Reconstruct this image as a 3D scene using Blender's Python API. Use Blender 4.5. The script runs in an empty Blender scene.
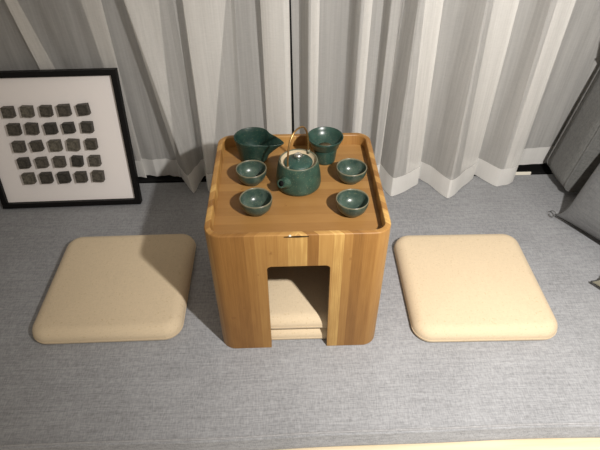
import bpy, bmesh, math, random
from mathutils import Vector, Matrix
random.seed(4)
S = bpy.context.scene
COL = S.collection
PI = math.pi

# ------------------------------------------------------------------ helpers
def link(name, verts, faces, mat, parent=None, smooth=True, uvs=None, mats=None, fmat=None):
    me = bpy.data.meshes.new(name)
    me.from_pydata([tuple(v) for v in verts], [], faces)
    me.update()
    bm = bmesh.new(); bm.from_mesh(me)
    bmesh.ops.recalc_face_normals(bm, faces=bm.faces)
    for f in bm.faces: f.smooth = smooth
    bm.to_mesh(me); bm.free()
    me.materials.append(mat)
    if mats:
        for m in mats: me.materials.append(m)
    o = bpy.data.objects.new(name, me)
    COL.objects.link(o)
    if parent: o.parent = parent
    return o

def empty(name, loc=(0, 0, 0), rz=0):
    o = bpy.data.objects.new(name, None); o.empty_display_size = .05
    COL.objects.link(o); o.location = loc; o.rotation_euler = (0, 0, rz)
    return o

def tag(o, label, cat, group=None):
    o['label'] = label; o['category'] = cat
    if group: o['group'] = group
    return o

def structure(o, label=None, cat=None):
    o['kind'] = 'structure'
    if label: o['label'] = label
    if cat: o['category'] = cat
    return o

def smooth_by_angle(o, deg=35):
    bm = bmesh.new(); bm.from_mesh(o.data)
    for e in bm.edges:
        if len(e.link_faces) == 2 and e.calc_face_angle(0) > math.radians(deg): e.smooth = False
    bm.to_mesh(o.data); bm.free()

def bevel(o, w, seg=2, ang=40):
    m = o.modifiers.new('bevel', 'BEVEL'); m.width = w; m.segments = seg
    m.limit_method = 'ANGLE'; m.angle_limit = math.radians(ang)
    return o

def box_vf(x0, x1, y0, y1, z0, z1):
    v = [(x, y, z) for z in (z0, z1) for y in (y0, y1) for x in (x0, x1)]
    f = [(0, 2, 3, 1), (4, 5, 7, 6), (0, 1, 5, 4), (2, 6, 7, 3), (0, 4, 6, 2), (1, 3, 7, 5)]
    return v, f

def box(name, x0, x1, y0, y1, z0, z1, mat, parent=None, bv=0):
    v, f = box_vf(x0, x1, y0, y1, z0, z1)
    o = link(name, v, f, mat, parent, smooth=False)
    if bv: bevel(o, bv)
    return o

def rrect(w, d, r, n=10):
    pts = []
    for cx, cy, a0 in ((w/2-r, d/2-r, 0), (-w/2+r, d/2-r, 90), (-w/2+r, -d/2+r, 180), (w/2-r, -d/2+r, 270)):
        for i in range(n + 1):
            a = math.radians(a0 + 90*i/n)
            pts.append((cx + r*math.cos(a), cy + r*math.sin(a)))
    return pts

def rings_mesh(rings, cap0=True, cap1=True, closed=True):
    """rings: list of equally long point lists; skins them."""
    n = len(rings[0]); v = [p for r in rings for p in r]; f = []
    m = n if closed else n - 1
    for k in range(len(rings) - 1):
        for i in range(m):
            j = (i + 1) % n
            f.append((k*n+i, k*n+j, (k+1)*n+j, (k+1)*n+i))
    if cap0: f.append(tuple(range(n))[::-1])
    if cap1: f.append(tuple(range((len(rings)-1)*n, len(rings)*n)))
    return v, f

def lathe(profile, n=48, warp=None):
    rings = []
    for (r, z) in profile:
        ring = []
        for i in range(n):
            a = 2*PI*i/n
            p = (r*math.cos(a), r*math.sin(a), z)
            if warp: p = warp(a, r, z)
            ring.append(p)
        rings.append(ring)
    return rings_mesh(rings, True, True)

def tube(path, rad, n=10, cap=True):
    path = [Vector(p) for p in path]
    rings = []
    up = None
    for i, p in enumerate(path):
        t = (path[min(i+1, len(path)-1)] - path[max(i-1, 0)]).normalized()
        if up is None:
            up = Vector((0, 0, 1)) if abs(t.z) < .9 else Vector((1, 0, 0))
        s = t.cross(up).normalized(); up = s.cross(t).normalized()
        rr_ = rad[i] if isinstance(rad, (list, tuple)) else rad
        rings.append([tuple(p + s*rr_*math.cos(2*PI*k/n) + up*rr_*math.sin(2*PI*k/n)) for k in range(n)])
    return rings_mesh(rings, cap, cap)

def add_vf(a, b):
    k = len(a[0])
    a[0].extend(b[0]); a[1].extend([tuple(i + k for i in f) for f in b[1]])
    return a

# ------------------------------------------------------------------ node helpers
def new_mat(name):
    m = bpy.data.materials.new(name); m.use_nodes = True
    nt = m.node_tree; b = nt.nodes['Principled BSDF']
    return m, nt, b

def N(nt, t, **kw):
    n = nt.nodes.new(t)
    for k, v in kw.items():
        if hasattr(n, k): setattr(n, k, v)
        else: n.inputs[k].default_value = v
    return n

def L(nt, a, ao, b, bi): nt.links.new(a.outputs[ao], b.inputs[bi])

def math_n(nt, op, a=None, b=None):
    n = nt.nodes.new('ShaderNodeMath'); n.operation = op
    for i, x in enumerate((a, b)):
        if x is None: continue
        if isinstance(x, (int, float)): n.inputs[i].default_value = x
        else: nt.links.new(x, n.inputs[i])
    return n.outputs[0]

def ramp(nt, fac, stops):
    r = nt.nodes.new('ShaderNodeValToRGB')
    e = r.color_ramp.elements
    while len(e) < len(stops): e.new(.5)
    for el, (p, c) in zip(e, stops): el.position = p; el.color = (*c, 1)
    nt.links.new(fac, r.inputs[0])
    return r.outputs[0]

def srgb(r, g, b):
    def f(c):
        c /= 255
        return c/12.92 if c <= .04045 else ((c+.055)/1.055)**2.4
    return (f(r), f(g), f(b))

def mix_col(nt, fac, a, b, blend='MIX'):
    n = nt.nodes.new('ShaderNodeMix'); n.data_type = 'RGBA'; n.blend_type = blend
    for i, x in ((0, fac), (6, a), (7, b)):
        if isinstance(x, (int, float)): n.inputs[i].default_value = x
        elif isinstance(x, tuple): n.inputs[i].default_value = (*x, 1)
        else: nt.links.new(x, n.inputs[i])
    return n.outputs[2]

def plain(name, col, rough=.6, metal=0, spec=.5):
    m, nt, b = new_mat(name)
    b.inputs['Base Color'].default_value = (*col, 1)
    b.inputs['Roughness'].default_value = rough
    b.inputs['Metallic'].default_value = metal
    b.inputs['Specular IOR Level'].default_value = spec
    return m

def fabric(name, col, var=.25, scale=260, bump=.25, slub=0.0, rough=.95, spots=None, weave=1.0):
    """woven cloth: fine warp/weft noise on the cloth's own coordinates"""
    m, nt, b = new_mat(name)
    tc = N(nt, 'ShaderNodeTexCoord')
    def noise(sx, sy, sz, sc, det=2):
        mp = N(nt, 'ShaderNodeMapping'); mp.inputs['Scale'].default_value = (sx, sy, sz)
        L(nt, tc, 'Object', mp, 'Vector')
        n = N(nt, 'ShaderNodeTexNoise'); n.inputs['Scale'].default_value = sc
        n.inputs['Detail'].default_value = det
        L(nt, mp, 'Vector', n, 'Vector'); return n.outputs['Fac']
    warp = noise(1, .18, 1, scale); weft = noise(.18, 1, 1, scale)
    w = math_n(nt, 'ADD', math_n(nt, 'MULTIPLY', warp, .5), math_n(nt, 'MULTIPLY', weft, .5))
    if slub:
        s = noise(.05, 1, 1, scale*.42, 3)
        w = math_n(nt, 'ADD', math_n(nt, 'MULTIPLY', w, 1-slub), math_n(nt, 'MULTIPLY', s, slub))
    big = noise(1, 1, 1, 6, 3)
    w2 = math_n(nt, 'ADD', math_n(nt, 'MULTIPLY', w, .85), math_n(nt, 'MULTIPLY', big, .15))
    lo = tuple(c*(1-var) for c in col); hi = tuple(min(1, c*(1+var)) for c in col)
    c = ramp(nt, w2, [(.36, lo), (.64, hi)])
    if spots:
        sp = noise(1, 1, 1, 190, 0)
        f = ramp(nt, sp, [(.70, (0, 0, 0)), (.78, (1, 1, 1))])
        c = mix_col(nt, f, c, spots)
    nt.links.new(c, b.inputs['Base Color'])
    b.inputs['Roughness'].default_value = rough
    b.inputs['Specular IOR Level'].default_value = .15
    b.inputs['Sheen Weight'].default_value = .12
    bp = N(nt, 'ShaderNodeBump'); bp.inputs['Strength'].default_value = bump; bp.inputs['Distance'].default_value = .002
    nt.links.new(w, bp.inputs['Height']); L(nt, bp, 'Normal', b, 'Normal')
    return m

def bamboo(name, mode):
    """laminated bamboo: 'shell' strips run up the wall and round the corners, 'board' strips run left-right, 'rim' fine"""
    m, nt, b = new_mat(name)
    tc = N(nt, 'ShaderNodeTexCoord')
    sep = N(nt, 'ShaderNodeSeparateXYZ'); L(nt, tc, 'Object', sep, 0)
    X, Y, Z = sep.outputs
    if mode == 'shell':
        t = math_n(nt, 'ADD', math_n(nt, 'ABSOLUTE', X), Y)
        sg = math_n(nt, 'GREATER_THAN', X, -.006)
        t = math_n(nt, 'ADD', t, math_n(nt, 'MULTIPLY', sg, 7.3)); along = Z; W = 40
    else:
        t = math_n(nt, 'ADD', Y, 3.0); along = X; W = 34
    v = N(nt, 'ShaderNodeTexVoronoi'); v.voronoi_dimensions = '1D'
    v.inputs['Scale'].default_value = W; v.inputs['Randomness'].default_value = .55
    nt.links.new(t, v.inputs['W'])
    sc = N(nt, 'ShaderNodeSeparateColor'); L(nt, v, 'Color', sc, 0)
    cmb = N(nt, 'ShaderNodeCombineXYZ')
    nt.links.new(math_n(nt, 'MULTIPLY', t, 420), cmb.inputs[0])
    nt.links.new(math_n(nt, 'MULTIPLY', along, 9), cmb.inputs[1])
    nt.links.new(math_n(nt, 'MULTIPLY', sc.outputs[1], 40), cmb.inputs[2])
    g = N(nt, 'ShaderNodeTexNoise'); g.inputs['Scale'].default_value = 1; g.inputs['Detail'].default_value = 4
    L(nt, cmb, 0, g, 'Vector')
    # broad cloudy tone along the strip
    cm2 = N(nt, 'ShaderNodeCombineXYZ')
    nt.links.new(math_n(nt, 'MULTIPLY', t, 60), cm2.inputs[0])
    nt.links.new(math_n(nt, 'MULTIPLY', along, 14), cm2.inputs[1])
    g2 = N(nt, 'ShaderNodeTexNoise'); g2.inputs['Scale'].default_value = 1; g2.inputs['Detail'].default_value = 2
    L(nt, cm2, 0, g2, 'Vector')
    # culm nodes: short dark marks, each strip at its own height
    nz = math_n(nt, 'ADD', math_n(nt, 'MULTIPLY', along, 2.6), math_n(nt, 'MULTIPLY', sc.outputs[2], 5))
    fr = math_n(nt, 'ABSOLUTE', math_n(nt, 'SUBTRACT', math_n(nt, 'FRACT', nz), .5))
    node = ramp(nt, fr, [(0, (.55, .55, .55)), (.018, (0, 0, 0))])
    nodem = math_n(nt, 'MULTIPLY', node, math_n(nt, 'GREATER_THAN', g2.outputs['Fac'], .60))
    if mode == 'shell':
        st = [(0, srgb(122, 84, 42)), (.3, srgb(144, 103, 54)), (.62, srgb(162, 121, 67)), (.86, srgb(176, 137, 79)), (1, srgb(194, 157, 94))]
        k = 1.0
    else:
        st = [(0, srgb(136, 98, 54)), (.5, srgb(150, 111, 63)), (1, srgb(164, 125, 73))]
        k = .8
    f = math_n(nt, 'ADD', math_n(nt, 'MULTIPLY', sc.outputs[0], .80*k),
               math_n(nt, 'ADD', math_n(nt, 'MULTIPLY', g.outputs['Fac'], .5), math_n(nt, 'MULTIPLY', g2.outputs['Fac'], .3)))
    f = math_n(nt, 'SUBTRACT', f, .27)
    c = ramp(nt, f, st)
    c = mix_col(nt, nodem, c, srgb(120, 80, 42))
    edge = N(nt, 'ShaderNodeTexVoronoi'); edge.voronoi_dimensions = '1D'; edge.feature = 'DISTANCE_TO_EDGE'
    edge.inputs['Scale'].default_value = W; edge.inputs['Randomness'].default_value = .55
    nt.links.new(t, edge.inputs['W'])
    ed = ramp(nt, edge.outputs['Distance'], [(0, (.5, .5, .5)), (.03, (0, 0, 0))])
    c = mix_col(nt, ed, c, srgb(130, 88, 46))
    nt.links.new(c, b.inputs['Base Color'])
    b.inputs['Roughness'].default_value = .42
    b.inputs['Specular IOR Level'].default_value = .4
    return m

def glaze(name, col, dark, rough=.28, rim=None):
    m, nt, b = new_mat(name)
    tc = N(nt, 'ShaderNodeTexCoord')
    n = N(nt, 'ShaderNodeTexNoise'); n.inputs['Scale'].default_value = 55; n.inputs['Detail'].default_value = 5
    L(nt, tc, 'Object', n, 'Vector')
    c = ramp(nt, n.outputs['Fac'], [(.35, dark), (.65, col)])
    sp = N(nt, 'ShaderNodeTexNoise'); sp.inputs['Scale'].default_value = 420; sp.inputs['Detail'].default_value = 0
    L(nt, tc, 'Object', sp, 'Vector')
    f = ramp(nt, sp.outputs['Fac'], [(.68, (0, 0, 0)), (.76, (.5, .5, .5))])
    c = mix_col(nt, f, c, srgb(110, 112, 88))
    if rim:   # glaze worn thin to brown clay along the lip
        z0, z1 = rim
        sep = N(nt, 'ShaderNodeSeparateXYZ'); L(nt, tc, 'Object', sep, 0)
        zz = math_n(nt, 'ADD', sep.outputs[2], math_n(nt, 'MULTIPLY', n.outputs['Fac'], .003))
        mr = N(nt, 'ShaderNodeMapRange'); mr.inputs[1].default_value = z0; mr.inputs[2].default_value = z1
        nt.links.new(zz, mr.inputs[0])
        c = mix_col(nt, math_n(nt, 'MULTIPLY', mr.outputs[0], .5), c, srgb(138, 124, 98))
    nt.links.new(c, b.inputs['Base Color'])
    b.inputs['Roughness'].default_value = rough
    b.inputs['Specular IOR Level'].default_value = .5
    bp = N(nt, 'ShaderNodeBump'); bp.inputs['Strength'].default_value = .12; bp.inputs['Distance'].default_value = .001
    L(nt, n, 'Fac', bp, 'Height'); L(nt, bp, 'Normal', b, 'Normal')
    return m

def sheer(name, col, opac, streak=.12):
    m, nt, b = new_mat(name)
    out = nt.nodes['Material Output']; nt.nodes.remove(b)
    tc = N(nt, 'ShaderNodeTexCoord')
    mp = N(nt, 'ShaderNodeMapping'); mp.inputs['Scale'].default_value = (160, 160, 3)
    L(nt, tc, 'Object', mp, 'Vector')
    n = N(nt, 'ShaderNodeTexNoise'); n.inputs['Scale'].default_value = 1; n.inputs['Detail'].default_value = 3
    L(nt, mp, 'Vector', n, 'Vector')
    mp2 = N(nt, 'ShaderNodeMapping'); mp2.inputs['Scale'].default_value = (60, 60, 420)
    L(nt, tc, 'Object', mp2, 'Vector')
    n2 = N(nt, 'ShaderNodeTexNoise'); n2.inputs['Scale'].default_value = 1; n2.inputs['Detail'].default_value = 2
    L(nt, mp2, 'Vector', n2, 'Vector')
    a = math_n(nt, 'ADD', math_n(nt, 'MULTIPLY', n.outputs['Fac'], .7), math_n(nt, 'MULTIPLY', n2.outputs['Fac'], .3))
    a = math_n(nt, 'MULTIPLY', math_n(nt, 'SUBTRACT', a, .5), streak*2)
    a = math_n(nt, 'ADD', a, opac); a.node.use_clamp = True
    d = N(nt, 'ShaderNodeBsdfDiffuse'); d.inputs[0].default_value = (*col, 1)
    tl = N(nt, 'ShaderNodeBsdfTranslucent'); tl.inputs[0].default_value = (*col, 1)
    mx = N(nt, 'ShaderNodeMixShader'); mx.inputs[0].default_value = .38
    L(nt, d, 0, mx, 1); L(nt, tl, 0, mx, 2)
    tr = N(nt, 'ShaderNodeBsdfTransparent')
    m2 = N(nt, 'ShaderNodeMixShader'); nt.links.new(a, m2.inputs[0])
    L(nt, tr, 0, m2, 1); L(nt, mx, 0, m2, 2)
    L(nt, m2, 0, out, 'Surface')
    return m

M = dict(
    mat=fabric('grey_linen', srgb(154, 155, 158), var=.30, scale=380, bump=.4, slub=.25),
    piping=fabric('grey_linen_piping', srgb(162, 162, 164), var=.2, scale=300, bump=.3),
    cushion=fabric('cream_linen', srgb(212, 193, 163), var=.05, scale=420, bump=.18, spots=srgb(203, 183, 150)),
    grey=fabric('charcoal_fabric', srgb(98, 98, 96), var=.28, scale=300, bump=.4, slub=.3),
    grey2=fabric('slate_fabric', srgb(106, 107, 108), var=.22, scale=330, bump=.4, slub=.4),
    greyd=fabric('dark_fabric', srgb(58, 58, 58), var=.25, scale=300, bump=.4),
    beige=fabric('beige_fabric', srgb(150, 146, 128), var=.2, scale=300, bump=.3),
    pipe_dark=fabric('dark_piping', srgb(66, 66, 66), var=.2, scale=300, bump=.3),
    shell=bamboo('bamboo_shell', 'shell'), board=bamboo('bamboo_board', 'board'),
    frame=plain('black_frame', srgb(13, 12, 12), .5, spec=.2),
    card=plain('white_card', srgb(238, 232, 229), .9, spec=.1),
    felt=plain('white_pad', srgb(226, 220, 205), .8),
    black=plain('black_metal', (.006, .006, .006), .6, spec=.2),
    night=plain('night_glass', (.012, .013, .015), .08, spec=.5),
    wall=plain('wall_paint', srgb(205, 200, 192), .9),
    bench=plain('pale_wood', srgb(222, 206, 176), .55),
    floor=plain('floor_wood', srgb(150, 120, 90), .5),
    gold=plain('brass', srgb(186, 150, 100), .4, 1.0),
    steel=plain('steel', srgb(225, 224, 218), .28, 1.0),
    clay=plain('unglazed_clay', srgb(176, 160, 132), .8),
    hole=plain('spout_hole', (.010, .010, .010), .9, spec=0),
    sheer=sheer('sheer_cloth', srgb(250, 248, 244), .50, .15),
    hem=sheer('hem_cloth', srgb(250, 248, 244), .90, .05),
    g_cup=glaze('celadon_cup', srgb(64, 80, 70), srgb(42, 59, 53), rim=(.0375, .0405)),
    g_pot=glaze('celadon_pot', srgb(48, 74, 62), srgb(37, 60, 51), .40, rim=(.0695, .0725)),
    g_pit=glaze('celadon_pitcher', srgb(31, 56, 48), srgb(23, 45, 39), .40),
    g_lid=glaze('celadon_lid', srgb(44, 74, 65), srgb(32, 58, 52), .42),
    g_str=glaze('celadon_strainer', srgb(44, 70, 61), srgb(33, 56, 49), .32),
)
# pale wood of the bench gets a grain of its own
m, nt, b = new_mat('pale_wood_grain')
tc = N(nt, 'ShaderNodeTexCoord'); mp = N(nt, 'ShaderNodeMapping'); mp.inputs['Scale'].default_value = (3, 60, 60)
L(nt, tc, 'Object', mp, 'Vector'); n = N(nt, 'ShaderNodeTexNoise'); n.inputs['Scale'].default_value = 1; n.inputs['Detail'].default_value = 4
L(nt, mp, 'Vector', n, 'Vector')
nt.links.new(ramp(nt, n.outputs['Fac'], [(.3, srgb(208, 190, 156)), (.7, srgb(232, 218, 190))]), b.inputs['Base Color'])
b.inputs['Roughness'].default_value = .5
M['bench'] = m

# ------------------------------------------------------------------ setting
structure(box('floor', -2.2, 2.2, -2.2, 1.0, -.52, -.48, M['floor']))
structure(box('wall_right', 1.42, 1.48, -.8, .95, -.48, 2.3, M['wall']))
structure(box('wall_left', -1.70, -1.64, -.8, .95, -.48, 2.3, M['wall']))
structure(box('wall_back', -1.70, 1.48, .90, .96, -.48, 2.3, M['wall']))
# window: black bottom rail and stiles with a dark night pane
win = structure(box('window_1', -1.62, 1.40, .80, .86, -.03, .07, M['black'], bv=.004))
box('window_stile', -.04, .04, .815, .86, .07, 2.25, M['black'], win)
box('window_pane', -1.62, -.04, .835, .845, .07, 2.25, M['night'], win)
box('window_pane', .04, 1.40, .835, .845, .07, 2.25, M['night'], win)
structure(box('gap_shade', -1.62, 1.40, .7425, .7995, -.03, -.004, M['black'], bv=.001))  # black strip puts the shade of the gap behind the pad into colour
structure(box('trim_2', .815, .882, .736, .742, -.03, .004, M['felt'], bv=.001))

bench = box('window_bench', -1.638, 1.418, -.345, .80, -.06, -.0312, M['bench'], bv=.003)
tag(bench, 'pale wooden window bench under the grey linen pad', 'bench')
box('front_panel', -1.638, 1.418, -.32, -.30, -.479, -.0602, M['bench'], bench)

# long grey pad lying on the bench, with a corded seam along its front edge
def pad():
    x0, x1, y0, y1, z0, z1 = -1.62, 1.40, -.252, .735, -.031, -.0006
    r = .007
    prof = []
    for y, z in ((y0+.003, z0), (y0, z0+.004), (y0+.004, z0+.015), (y0+.012, z1-r)): prof.append((y, z))
    for i in range(1, 6):
        a = PI - (PI/2)*i/5
        prof.append((y0 + .012 + r + r*math.cos(a), z1 - r + r*math.sin(a)))
    prof += [(y1-r, z1), (y1, z1-r), (y1, z0)]
    nx = 60
    rings = []
    for k in range(nx+1):
        x = x0 + (x1-x0)*k/nx
        wob = .0022*math.sin(x*5.1) + .0012*math.sin(x*13+1)
        rings.append([(x, y + (wob + x*.006 if y < 0 else 0), z) for y, z in prof])
    v, f = rings_mesh(rings)
    o = link('bench_pad', v, f, M['mat']); smooth_by_angle(o, 50)
    tag(o, 'long grey linen pad covering the window bench', 'bench pad')
    path = []
    for k in range(81):
        x = x0 + (x1-x0)*k/80
        wob = .0022*math.sin(x*5.1) + .0012*math.sin(x*13+1)
        path.append((x, y0 + .020 + wob + x*.006, -.0005))
    v, f = tube(path, .0026, 8)
    link('piping', v, f, M['piping'], o)
pad()

# ------------------------------------------------------------------ curtains
def back(u, y):
    """where a sight line of the measured view meets the depth y (used only to survey the fold positions)"""
    c = Vector((-.0176, -.7784, 1.1117)); f = 509.31
    R = Vector((.9995, -.031, -.0044)); U = Vector((.0238, .6621, .749)); F = Vector((.0203, .7487, -.6626))
    d = F + R*((u-300)/f) + U*(225/f)
    t = (y-c.y)/d.y
    return c + d*t

def curtain(points, name, label):
    """points: (u at the top of the view, depth there, hem x, hem depth, hem height)"""
    P = []
    for (u, yt, xb, yb, zh) in points:
        p = back(u, yt)
        if xb is None: xb = p.x
        if yb is None: yb = yt
        P.append((p.x, yt, p.z, xb, yb, zh))
    for it in range(2):                                    # round the folds a little
        Q = [P[0]]
        k = .09 if it == 0 else .25
        for a, b in zip(P, P[1:]):
            Q.append(tuple(x*(1-k)+y*k for x, y in zip(a, b)))
            Q.append(tuple(x*k+y*(1-k) for x, y in zip(a, b)))
        Q.append(P[-1]); P = Q
    # finer subdivision for gentle ripples
    Q = []
    for a, b in zip(P, P[1:]):
        d = math.dist(a[:2], b[:2]); m = max(1, int(d/.012))
        for i in range(m): Q.append(tuple(x+(y-x)*i/m for x, y in zip(a, b)))
    Q.append(P[-1]); P = Q
    s = [0]
    for a, b in zip(P, P[1:]): s.append(s[-1] + math.dist(a[:2], b[:2]))
    def pt(p, z, ss):
        w = max(0, min(1.35, z/p[2]))
        x = p[3]+(p[0]-p[3])*w; y = p[4]+(p[1]-p[4])*w
        y += .0035*math.sin(ss*47 + 2*math.sin(z*2.3)) + .002*math.sin(ss*101 + z*3)
        return (x, min(y, .785), z)
    root = None
    for part in (0, 1):
        rings = []
        zs = [0, .25, .5, .75, 1.0] if part else [i/22 for i in range(23)]
        for t in zs:
            row = []
            for p, ss in zip(P, s):
                zh = p[5]; hh = .074
                z = zh + hh*t if part else (zh+hh) + (2.2-zh-hh)*t**1.3
                row.append(pt(p, z, ss))
            rings.append(row)
        v, f = rings_mesh(rings, False, False, closed=False)
        if part == 0:
            root = link(name, v, f, M['sheer']); smooth_by_angle(root, 28); tag(root, label, 'curtain', 'sheer curtains over the window')
        else:
            h = link('hem', v, f, M['hem'], root); smooth_by_angle(h, 28); h['label'] = 'denser white stitched hem band'
    return root

Z = .003
A = [(-240, .76, None, .775, Z), (-180, .72, None, .775, Z), (-150, .76, None, .775, Z), (-90, .735, None, .775, Z),
     (-60, .755, None, .775, Z), (-20, .745, None, .77, Z),
     (19, .735, -.70, .772, Z), (3, .715, -.735, .768, Z), (18, .70, -.655, .764, Z), (6, .745, -.70, .77, Z), (35, .755, -.66, .775, Z),
     (72, .74, -.62, .768, Z), (104, .728, -.535, .758, Z), (78, .752, -.56, .772, Z), (110, .765, -.50, .768, Z),
     (162, .757, -.425, .765, Z), (124, .722, -.405, .745, Z), (123, .690, -.352, .653, Z), (166, .715, -.336, .735, Z),
     (172, .75, -.328, .765, Z), (230, .76, -.30, .76, Z), (184, .715, -.315, .72, Z), (181, .690, -.300, .655, Z), (232, .70, -.20, .70, Z), (234, .745, -.18, .74, Z),
     (258, .755, None, .75, Z), (292, .735, None, .74, Z), (259, .71, None, .72, Z), (263, .70, None, .71, Z), (290, .675, .0, .68, Z), (287, .685, -.008, .69, Z)]
curtain(A, 'sheer_curtain', 'sheer white curtain panel left of the tea table, behind the black picture frame')
Bc = [(291, .725, .008, .72, Z), (299, .745, None, .74, Z), (309, .675, None, .67, Z), (321, .70, None, .71, Z), (310, .72, None, .725, Z), (322, .745, None, .745, Z), (336, .75, None, .75, Z),
      (350, .745, None, .745, Z), (362, .675, None, .68, Z), (374, .69, None, .70, Z), (364, .715, None, .72, Z), (378, .745, None, .745, Z),
      (384, .74, None, .74, Z), (392, .685, None, .69, Z), (401, .70, None, .70, Z), (404, .74, .30, .73, Z),
      (419, .660, .338, .600, Z), (446, .700, .455, .690, Z), (423, .715, .405, .715, Z), (448, .725, .462, .720, Z), (468, .70, .49, .67, Z),
      (487, .645, .532, .590, Z), (522, .685, .666, .714, Z), (492, .71, .61, .735, Z), (524, .722, .672, .735, Z), (538, .70, .69, .70, Z),
      (552, .655, .727, .650, Z), (579, .670, .800, .686, Z), (556, .70, .765, .72, .016), (577, .735, .800, .748, .014), (600, .758, .86, .766, .02),
      (640, .768, 1.0, .775, .022), (690, .758, 1.16, .775, .022), (720, .768, 1.3, .775, .022)]
curtain(Bc, 'sheer_curtain', 'sheer white pleated curtain panel right of the tea table, beside the grey cushions')

# ------------------------------------------------------------------ tea table
table = empty('tea_table', (0, .2013, 0))
tag(table, 'square bamboo tea table with recessed tray top and a squared opening in front', 'table')
H = .394; TW = .40; TR = .038
def make_shell():
    t = .017; zt = H - .030
    def ring(inset, z): return [(x, y, z) for x, y in rrect(TW-2*inset, TW-2*inset, TR-inset, 12)]
    w = .0135
    rings = [ring(0.001, 0), ring(0, .001), ring(0, H-.003)] + [ring(.003-.003*math.cos(a), H-.003+.003*math.sin(a)) for a in (PI/6, PI/3, PI/2)]
    rings += [ring(w-.003+.003*math.sin(a), H-.003+.003*math.cos(a)) for a in (0, PI/6, PI/3, PI/2)]
    rings += [ring(w, zt-.010), ring(t, zt-.012), ring(t, 0), ring(.001, 0)]
    v, f = rings_mesh(rings, False, False)
    o = link('body', v, f, M['shell'], table)
    bm = bmesh.new(); bm.from_mesh(o.data); bmesh.ops.remove_doubles(bm, verts=bm.verts, dist=1e-5)
    bmesh.ops.recalc_face_normals(bm, faces=bm.faces); bm.to_mesh(o.data); bm.free()
    # opening cut in the front wall, rounded at its upper corners
    ow, oh, r = .141, .301, .011
    pts = [(-ow/2-.001, -.02), (-ow/2, oh-r)] + [(-ow/2+r-r*math.cos(PI/2*i/6), oh-r+r*math.sin(PI/2*i/6)) for i in range(1, 7)]
    pts += [(-x, z) for x, z in pts[::-1]]
    cv, cf = rings_mesh([[(x, -.25, z) for x, z in pts], [(x, -.15, z) for x, z in pts]])
    c = link('cutter', cv, cf, M['shell'], None, smooth=False)
    c.location = table.location
    bpy.context.view_layer.update()
    md = o.modifiers.new('b', 'BOOLEAN'); md.operation = 'DIFFERENCE'; md.object = c; md.solver = 'EXACT'
    dg = bpy.context.evaluated_depsgraph_get()
    me = bpy.data.meshes.new_from_object(o.evaluated_get(dg))
    o.modifiers.clear(); o.data = me
    bpy.data.objects.remove(c)
    bm = bmesh.new(); bm.from_mesh(me)
    for fa in bm.faces: fa.smooth = True
    bm.to_mesh(me); bm.free()
    smooth_by_angle(o, 30)
make_shell()
def make_tray():
    z0 = H - .0295
    w = .0135
    R_ = [[(x, y, z) for x, y in rrect(TW-2*w-.0002, TW-2*w-.0002, TR-w, 12)] for z in (z0-.0095, z0)]
    v, f = rings_mesh(R_)
    o = link('tray_board', v, f, M['board'], table); smooth_by_angle(o, 40)
    # sliver of shadow gap and a little pale pad in the middle of the front lip
    pad_ = box('felt_pad', -.0200, -.0150, -.2013, -.1995, H-.0055, H+.0006, M['felt'], table, .0006)
    pad_['label'] = 'tiny white pad in the front lip'
    g = []
    for x in [-.026 + .052*i/16 for i in range(17)]:
        h = .0011*(1-(x/.026)**2)+.0001
        g.append((x, h))
    vv = []
    for y in (-.2017, -.199):
        ring_ = [(x-.004, y, H-.0042+h) for x, h in g] + [(x-.004, y, H-.0042-h) for x, h in g[::-1]]
        vv.append(ring_)
    v, f = rings_mesh(vv)
    link('seam_gap', v, f, M['hole'], table)
make_tray()

# ------------------------------------------------------------------ cushions
def slab(name, w, d, t, rc, parent=None, crown=.004, mat=None, bulge=.55):
    """flat seat cushion: rounded-square plan, softly rounded edges, slightly crowned top"""
    rings = []
    K = 9; e = t*bulge
    def ring(inset, z, wob=0):
        r = max(rc - inset, .006)
        return [(x, y, z) for x, y in rrect(w-2*inset, d-2*inset, r, 10)]
    eb = t*.22
    rings.append(ring(.05, 0)); 
    for i in range(K+1):
        a = PI/2*i/K
        rings.append(ring(eb*1.0*(1-math.sin(a)), eb*(1-math.cos(a))))
    et = t*.62
    for i in range(1, K+1):
        a = PI/2*i/K
        rings.append(ring(et*(1-math.cos(a))*1.15, t-et+et*math.sin(a)))
    km = min(w, d)/2 - et*1.15 - .012
    for k in (.2*km, .42*km, .68*km, .94*km):
        z = t + crown*(1-(1-k/km)**2)
        rings.append(ring(et*1.15+k, z))
    v, f = rings_mesh(rings)
    o = link(name, v, f, mat or M['cushion'], parent)
    return o

def seat_cushion(w, d, t, loc, rz, label, group=None):
    o = slab('seat_cushion', w, d, t, .048)
    o.location = loc; o.rotation_euler = (0, 0, rz)
    # seam cord round the lower edge
    pts = [(x, y, t*.30) for x, y in rrect(w+.0004, d+.0004, .048, 10)]
    v, f = tube(pts + pts[:1], .0008, 6, False)
    link('seam', v, f, M['cushion'], o)
    return tag(o, label, 'cushion', group)

seat_cushion(.394, .388, .045, (-.5065, .222, 0), math.radians(.6), 'square cream floor cushion left of the tea table, partly in its shadow', 'cream floor cushions')
seat_cushion(.384, .386, .045, (.4935, .190, 0), math.radians(-.6), 'square cream floor cushion right of the tea table, fully lit', 'cream floor cushions')
seat_cushion(.345, .34, .040, (.0, .1905, 0), 0, 'lower cream cushion stored on the pad inside the tea table', 'cream floor cushions')
seat_cushion(.345, .34, .040, (.001, .1915, .0448), 0, 'upper cream cushion of the pair stacked inside the tea table', 'cream floor cushions')

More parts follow.
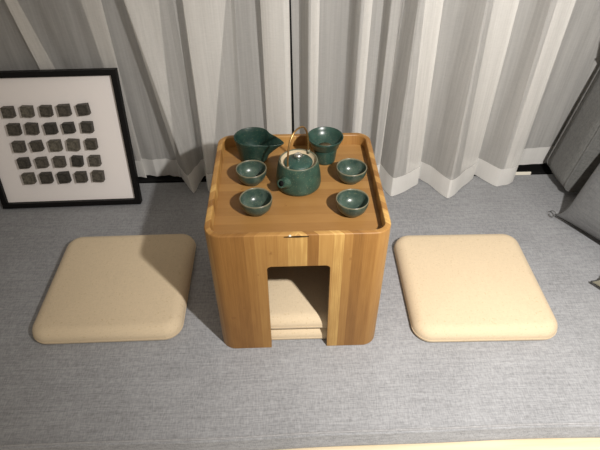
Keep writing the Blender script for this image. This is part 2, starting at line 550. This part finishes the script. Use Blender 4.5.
# ------------------------------------------------------------------ tea set
ZT = H - .0291
def cup(label, x, y, rz):
    prof = [(0, .0015), (.014, .0015), (.0155, 0), (.0195, 0), (.0205, .0025), (.0205, .004), (.027, .0085), (.0325, .016), (.0355, .025), (.0368, .034), (.0370, .0385),
            (.0366, .0398), (.0355, .0400), (.0346, .0390), (.0340, .034), (.0322, .025), (.0285, .016), (.021, .0095), (.011, .0065), (0, .006)]
    def warp(a, r, z):
        k = 1 + .012*math.sin(3*a+rz)
        return (r*k*math.cos(a), r*k*math.sin(a), z)
    v, f = lathe([(max(r, .0004), z) for r, z in prof], 44, warp)
    o = link('teacup', v, f, M['g_cup']); o.location = (x, y, ZT); o.rotation_euler = (0, 0, rz)
    return tag(o, label, 'teacup', 'teacups on the bamboo tray')
cup('small green teacup at the back left, in front of the spouted pitcher', -.1066, .2298, .3)
cup('small green teacup at the front left corner of the bamboo tray', -.0915, .1167, 1.4)
cup('small green teacup at the back right, in front of the flared strainer', .1345, .2275, 2.2)
cup('small green teacup at the front right corner of the bamboo tray', .1240, .1050, 3.7)

def teapot():
    root = empty('teapot', (.0063, .2145, ZT), 0); root.scale = (1.06, 1.06, 1.04)
    tag(root, 'round green teapot with lid and arched brass handle, in the tray centre', 'teapot')
    prof = [(.0004, .002), (.040, .002), (.042, 0), (.046, .001), (.0495, .005), (.0510, .012), (.0508, .022), (.0490, .038), (.0462, .055), (.0438, .066), (.0430, .0695),
            (.0422, .0705), (.0405, .0703), (.0392, .069)]
    v, f = rings_mesh([[(r*math.cos(2*PI*i/56), r*math.sin(2*PI*i/56), z) for i in range(56)] for r, z in prof], True, False)
    link('body', v, f, M['g_pot'], root)
    prof = [(.0392, .069), (.0385, .067), (.0378, .062), (.0300, .0605), (.0004, .060)]
    v, f = rings_mesh([[(r*math.cos(2*PI*i/56), r*math.sin(2*PI*i/56), z) for i in range(56)] for r, z in prof], False, True)
    o = link('inner_lip', v, f, M['clay'], root); o['label'] = 'unglazed beige ledge inside the rim'
    prof = [(.0004, .0612), (.0310, .0612), (.0318, .0625), (.0318, .0645), (.0305, .0660), (.022, .0690), (.010, .0708), (.0004, .0712)]
    v, f = lathe(prof, 48)
    lid = link('lid', v, f, M['g_lid'], root)
    prof = [(.0004, .070), (.0060, .0705), (.0050, .0735), (.0056, .0755), (.0084, .0785), (.0090, .0815), (.0078, .0840), (.0045, .0856), (.0004, .0862)]
    v, f = lathe(prof, 24)
    k = link('knob', v, f, M['steel'], lid); k['label'] = 'small shiny silver knob'
    az = math.radians(233)
    d = Vector((math.cos(az), math.sin(az), 0))
    # short round spout, slightly rising
    path = [d*.040+Vector((0, 0, .034)), d*.048+Vector((0, 0, .036)), d*.054+Vector((0, 0, .038)), d*.060+Vector((0, 0, .0405)), d*.0640+Vector((0, 0, .0425))]
    v, f = tube(path, [.0170, .0145, .0122, .0106, .0102], 20)
    sp = link('spout', v, f, M['g_pot'], root); smooth_by_angle(sp, 50)
    e = path[-1]; q_ = (path[-1]-path[-2]).normalized()
    v, f = tube([e - q_*.004, e + q_*.0004], .0064, 16)
    link('spout_hole', v, f, M['hole'], sp)
    # bail handle of flat brass running over the lid from spout side to back
    path = []
    ah = math.radians(233); dh = Vector((math.cos(ah), math.sin(ah), 0))
    for i in range(33):
        a = PI*i/32
        c = -math.cos(a); s_ = math.sin(a)
        x = .0395*(abs(c)**.8)*(1 if c > 0 else -1)
        path.append(dh*(-x) + Vector((0, 0, .066 + .083*s_**.75)))
    v, f = tube(path, .0021, 10)
    hd = link('handle', v, f, M['gold'], root); hd['label'] = 'thin arched brass handle'
    for s_ in (-1, 1):
        p = dh*(.0395*s_)
        v, f = tube([p+Vector((0, 0, .0655)), p+Vector((0, 0, .0745))], .0036, 12)
        link('handle_lug', v, f, M['g_pot'], root)
teapot()

def pitcher():
    root_loc = (-.1055, .333, ZT)
    sd = math.radians(-21)
    outer = [(.0004, .002), (.028, .002), (.030, 0), (.0335, .0015), (.0350, .006), (.0372, .020), (.0400, .036), (.0430, .052), (.0450, .0625), (.0452, .0655)]
    inner = [(.0440, .0665), (.0428, .0650), (.0408, .052), (.0378, .036), (.0348, .020), (.028, .0085), (.012, .006), (.0004, .006)]
    def warp(a, r, z):
        t = max(0, (z-.012)/.054)
        da = (a - sd + PI) % (2*PI) - PI
        k = r/.045 if z < .012 else 1
        lip = .036*t**1.25*math.exp(-(abs(da)/.40)**1.35)*min(1, r/.03)
        pinch = -.0030*t*math.exp(-((abs(da)-.80)/.25)**2)*min(1, r/.03)
        rr_ = r + lip + pinch
        zz = z - (.006*t*math.exp(-(da/.7)**2)) - .002*t*math.exp(-((abs(da)-.7)/.4)**2)
        # oval body: a little narrower front to back
        return (rr_*math.cos(a)*1.05, rr_*math.sin(a)*.97, zz)
    v, f = lathe(outer + inner, 96, warp)
    o = link('pitcher', v, f, M['g_pit']); o.location = root_loc
    tag(o, 'dark green spouted tea pitcher at the back left of the tray', 'pitcher')
pitcher()

def strainer_set():
    loc = (.0766, .3181, ZT)
    prof = [(.0004, .002), (.022, .002), (.024, 0), (.0265, .001), (.0275, .005), (.0290, .018), (.0305, .032), (.0312, .0415), (.0306, .0428), (.0294, .0428), (.0288, .0415), (.0280, .030), (.0262, .014), (.018, .007), (.0004, .006)]
    v, f = lathe(prof, 48)
    o = link('strainer_stand', v, f, M['g_str']); o.location = loc
    tag(o, 'narrow green ceramic stand cup under the flared strainer', 'cup')
    prof = [(.0004, .0372), (.020, .0375), (.0262, .0400), (.0272, .0430), (.0340, .0432), (.0356, .0445), (.0362, .0500), (.0385, .0540), (.0425, .0610), (.0452, .0680), (.0456, .0698), (.0448, .0708),
            (.0436, .0700), (.0408, .0625), (.0370, .0560), (.0325, .0510), (.024, .0455), (.018, .0405), (.0004, .0400)]
    v, f = lathe(prof, 48)
    s = link('tea_strainer', v, f, M['g_str']); s.location = (loc[0], loc[1], ZT+.0003)
    tag(s, 'flared green tea strainer bowl at the back right of the tray', 'strainer')
    v, f = lathe([(.0004, .0402), (.0172, .0402), (.0172, .0410), (.0004, .0416)], 32)
    mm, nt, b = new_mat('steel_mesh')
    b.inputs['Base Color'].default_value = (*srgb(150, 128, 100), 1); b.inputs['Metallic'].default_value = .7; b.inputs['Roughness'].default_value = .45
    d = link('mesh_disc', v, f, mm, s); d['label'] = 'brown metal filter mesh'
strainer_set()

# ------------------------------------------------------------------ framed blocks leaning on the curtain
def picture():
    bl = Vector((-.994, .603, 0)); br = Vector((-.528, .613, 0)); tr = Vector((-.5385, .703, .446))
    X = (br-bl).normalized(); W_ = (br-bl).length
    Hh = (tr-br).length
    Yv = (tr-br); Yv = (Yv - X*Yv.dot(X)).normalized()
    Nn = X.cross(Yv)                                    # out of the front face
    root = empty('framed_artwork')
    mtx = Matrix((( X.x, Yv.x, Nn.x, bl.x), (X.y, Yv.y, Nn.y, bl.y), (X.z, Yv.z, Nn.z, bl.z), (0, 0, 0, 1)))
    root.matrix_world = mtx
    root.location = (bl.x, bl.y-.012, .005)
    tag(root, 'black framed artwork of twenty-five small dark blocks leaning on the curtain', 'artwork')
    fw = .017; dp = .026
    def fr(x0, x1, y0, y1):
        return box_vf(x0, x1, y0, y1, -dp, 0)
    # mitred frame as one ring
    o4 = [(0, 0), (W_, 0), (W_, Hh), (0, Hh)]
    i4 = [(fw, fw), (W_-fw, fw), (W_-fw, Hh-fw), (fw, Hh-fw)]
    v, f = rings_mesh([[(x, y, -dp) for x, y in o4], [(x, y, 0) for x, y in o4], [(x, y, 0) for x, y in i4], [(x, y, -dp) for x, y in i4], [(x, y, -dp) for x, y in o4]], False, False)
    o = link('frame', v, f, M['frame'], root, smooth=False)
    bm = bmesh.new(); bm.from_mesh(o.data); bmesh.ops.remove_doubles(bm, verts=bm.verts, dist=1e-5); bm.to_mesh(o.data); bm.free()
    bevel(o, .0012)
    box('backing_card', fw-.002, W_-fw+.002, fw-.002, Hh-fw+.002, -.022, -.014, M['card'], root)
    tones = [(66, 62, 55), (86, 81, 72), (76, 71, 62), (57, 54, 48), (98, 93, 82)]
    bms = []
    for i, t in enumerate(tones):
        mm, nt, b = new_mat('block_metal_%d' % i)
        tc = N(nt, 'ShaderNodeTexCoord'); n_ = N(nt, 'ShaderNodeTexNoise'); n_.inputs['Scale'].default_value = 150; n_.inputs['Detail'].default_value = 3
        L(nt, tc, 'Object', n_, 'Vector')
        c = srgb(*t)
        nt.links.new(ramp(nt, n_.outputs['Fac'], [(.35, tuple(x*.45 for x in c)), (.65, tuple(x*1.25 for x in c))]), b.inputs['Base Color'])
        b.inputs['Roughness'].default_value = .55
        bms.append(mm)
    s = .0335
    for r in range(5):
        for c in range(5):
            x = W_/2 + (c-2)*.0570 - .003; y = Hh*.487 + (2-r)*.0568
            h = s/2 + random.uniform(-.0008, .0008)
            v, f = box_vf(-h, h, -h, h, 0, .021)
            # engraved face: a stepped inner recess, different on each block
            iw = h*random.uniform(.45, .7); jh = h*random.uniform(.35, .7)
            add = box_vf(-iw, iw, -jh, jh, .021, .0228)
            add_vf((v, f), add)
            add_vf((v, f), box_vf(-h*.8, h*.8, -h*.85, -h*.7, .021, .0222))
            o = link('block', v, f, random.choice(bms), root, smooth=False)
            o.location = (x+random.uniform(-.001, .001), y+random.uniform(-.001, .001), -.0141)
            o.rotation_euler = (0, 0, random.uniform(-.09, .09))
            bevel(o, .0022, 2)
picture()

# ------------------------------------------------------------------ grey cushions at the right end
def orient(o, origin, ex, ey, ez):
    o.matrix_world = Matrix(((ex.x, ey.x, ez.x, origin.x), (ex.y, ey.y, ez.y, origin.y), (ex.z, ey.z, ez.z, origin.z), (0, 0, 0, 1)))

def box_cushion(name, w, d, t, mat, pipe):
    """boxed cushion: plan w x d, thickness t, both rims corded, faces slightly domed"""
    rings = []
    rc = .035
    def ring(i, z): return [(x, y, z) for x, y in rrect(w-2*i, d-2*i, max(rc-i, .008), 8)]
    for k, dz in ((.14, -.016), (.09, -.014), (.05, -.010), (.02, -.004), (.006, 0)):
        if k*2.2 < min(w, d): rings.append(ring(k, dz))
    for tt in (.0, .25, .5, .75, 1.0): rings.append(ring(-.006*math.sin(PI*tt), t*tt))
    for k, dz in ((.006, 0), (.02, .004), (.05, .010), (.09, .014), (.14, .016)):
        if k*2.2 < min(w, d): rings.append(ring(k, t+dz))
    v, f = rings_mesh(rings)
    o = link(name, v, f, mat)
    for z in (0, t):
        p = [(x, y, z) for x, y in rrect(w+.001, d+.001, rc, 8)]
        v, f = tube(p+p[:1], .0028, 8, False)
        link('piping', v, f, pipe, o)
    return o

# thick back cushion standing in the window corner
o = box_cushion('back_cushion', .24, .45, .145, M['grey'], M['grey'])
ez = Vector((.02, -1, 0)).normalized()              # thickness runs along the bench
ey = Vector((.16, 0, 1)).normalized(); ey = (ey - ez*ey.dot(ez)).normalized()
ex = ey.cross(ez)
orient(o, Vector((.910+.12+.038, .728, .243)), ex, ey, ez)
tag(o, 'grey boxed back cushion standing in the corner against the curtain', 'cushion')
o = box_cushion('back_cushion', .22, .42, .095, M['greyd'], M['pipe_dark'])
orient(o, Vector((1.118+.11+.03, .540, .232)), ex, ey, ez)
tag(o, 'darker grey back cushion between the corner cushion and the throw pillow', 'cushion')

def pillow(name, s, t, mat, pipe, mtx, sharp=.15):
    n = 22; V = []; F_ = []
    def P(u, v, side):
        e = ((1-u*u)*(1-v*v))
        z = side*t/2*max(1-u*u, 0)**.36*max(1-v*v, 0)**.42
        k = 1 - sharp*(1-abs(v)**8)*abs(u)**3
        k2 = 1 - sharp*.35*(1-abs(u)**2)*abs(v)**3
        return (u*s/2*k, v*s/2*k2, z)
    for side in (1, -1):
        b0 = len(V)
        for j in range(n+1):
            for i in range(n+1):
                V.append(P(-math.cos(PI*i/n), -math.cos(PI*j/n), side))
        for j in range(n):
            for i in range(n):
                a = b0+j*(n+1)+i
                F_.append((a, a+1, a+n+2, a+n+1))
    o = link(name, V, F_, mat)
    bm = bmesh.new(); bm.from_mesh(o.data); bmesh.ops.remove_doubles(bm, verts=bm.verts, dist=1e-5)
    bmesh.ops.recalc_face_normals(bm, faces=bm.faces); bm.to_mesh(o.data); bm.free()
    ring = [P(-math.cos(PI*i/n), -1, 1) for i in range(n)] + [P(1, -math.cos(PI*i/n), 1) for i in range(n)] + \
           [P(math.cos(PI*i/n), 1, 1) for i in range(n)] + [P(-1, math.cos(PI*i/n), 1) for i in range(n)]
    v, f = tube(ring+ring[:1], .003, 8, False)
    link('piping', v, f, pipe, o)
    o.matrix_world = mtx
    return o

def frame_mtx(corner, along, up, s):
    ex = Vector(along).normalized(); ey = Vector(up); ey = (ey - ex*ey.dot(ex)).normalized(); ez = ex.cross(ey)
    c = Vector(corner) + ex*s/2 + ey*s/2
    return Matrix(((ex.x, ey.x, ez.x, c.x), (ex.y, ey.y, ez.y, c.y), (ex.z, ey.z, ez.z, c.z), (0, 0, 0, 1)))

s = .38
pm = frame_mtx((.862, .480, .016), (.50, -.86, 0), (.50, .18, 1.0), s)
p = pillow('throw_pillow', s, .17, M['grey2'], M['pipe_dark'], pm)
tag(p, 'grey throw pillow with a corner loop leaning in front of the back cushions', 'pillow')
# hang loop at its lower corner
lp = []
for i in range(15):
    a = 2*PI*i/14*.86 + .4
    lp.append((-s/2-.010-.010*math.cos(a), -s/2-.002+.010*math.sin(a), .0))
v, f = tube(lp, .0022, 8)
link('loop', v, f, M['grey2'], p)
s2 = .34
pm = frame_mtx((.846, .186, .014), (.50, -.86, 0), (.50, .18, 1.0), s2)
p = pillow('throw_pillow', s2, .11, M['beige'], M['pipe_dark'], pm)
tag(p, 'beige pillow corner showing at the right edge below the grey throw pillow', 'pillow')
# soft cushion lying on top of the corner cushion
s3 = .36
pm = frame_mtx((.938, .655, .489), (.35, -1, .0), (-.10, .03, 1.0), s3)
p = pillow('throw_pillow', s3, .13, M['greyd'], M['pipe_dark'], pm)
tag(p, 'dark grey pillow resting above the corner back cushion at the frame edge', 'pillow')

# ------------------------------------------------------------------ light
w = bpy.data.worlds.new('room'); S.world = w; w.use_nodes = True
bg = w.node_tree.nodes['Background']
bg.inputs[0].default_value = (1.0, .90, .77, 1); bg.inputs[1].default_value = .40
la = bpy.data.lights.new('room_lamp', 'SPOT'); la.energy = 134; la.color = (1, .965, .92); la.shadow_soft_size = .022
la.spot_size = math.radians(126); la.spot_blend = 1.0
lo = bpy.data.objects.new('room_lamp', la); COL.objects.link(lo); lo.location = (.48, -.70, 1.27)
lo.rotation_euler = (Vector((.72, .50, .15)) - lo.location).to_track_quat('-Z', 'Y').to_euler()

# ------------------------------------------------------------------ camera
cam = bpy.data.cameras.new('camera'); co = bpy.data.objects.new('camera', cam); COL.objects.link(co)
R = Vector((.9995, -.031, -.0044)).normalized(); F = Vector((.0203, .7487, -.6626)).normalized()
U = R.cross(F).normalized(); R = F.cross(U).normalized()
co.matrix_world = Matrix(((R.x, U.x, -F.x, -.0176), (R.y, U.y, -F.y, -.7784), (R.z, U.z, -F.z, 1.1117), (0, 0, 0, 1)))
cam.sensor_width = 36; cam.lens = 509.31/600*36; cam.clip_start = .02
S.camera = co
S.view_settings.view_transform = 'Standard'; S.view_settings.look = 'None'
S.view_settings.gamma = 1; S.view_settings.exposure = 0; S.view_settings.use_curve_mapping = False
S.cycles.transparent_max_bounces = 24
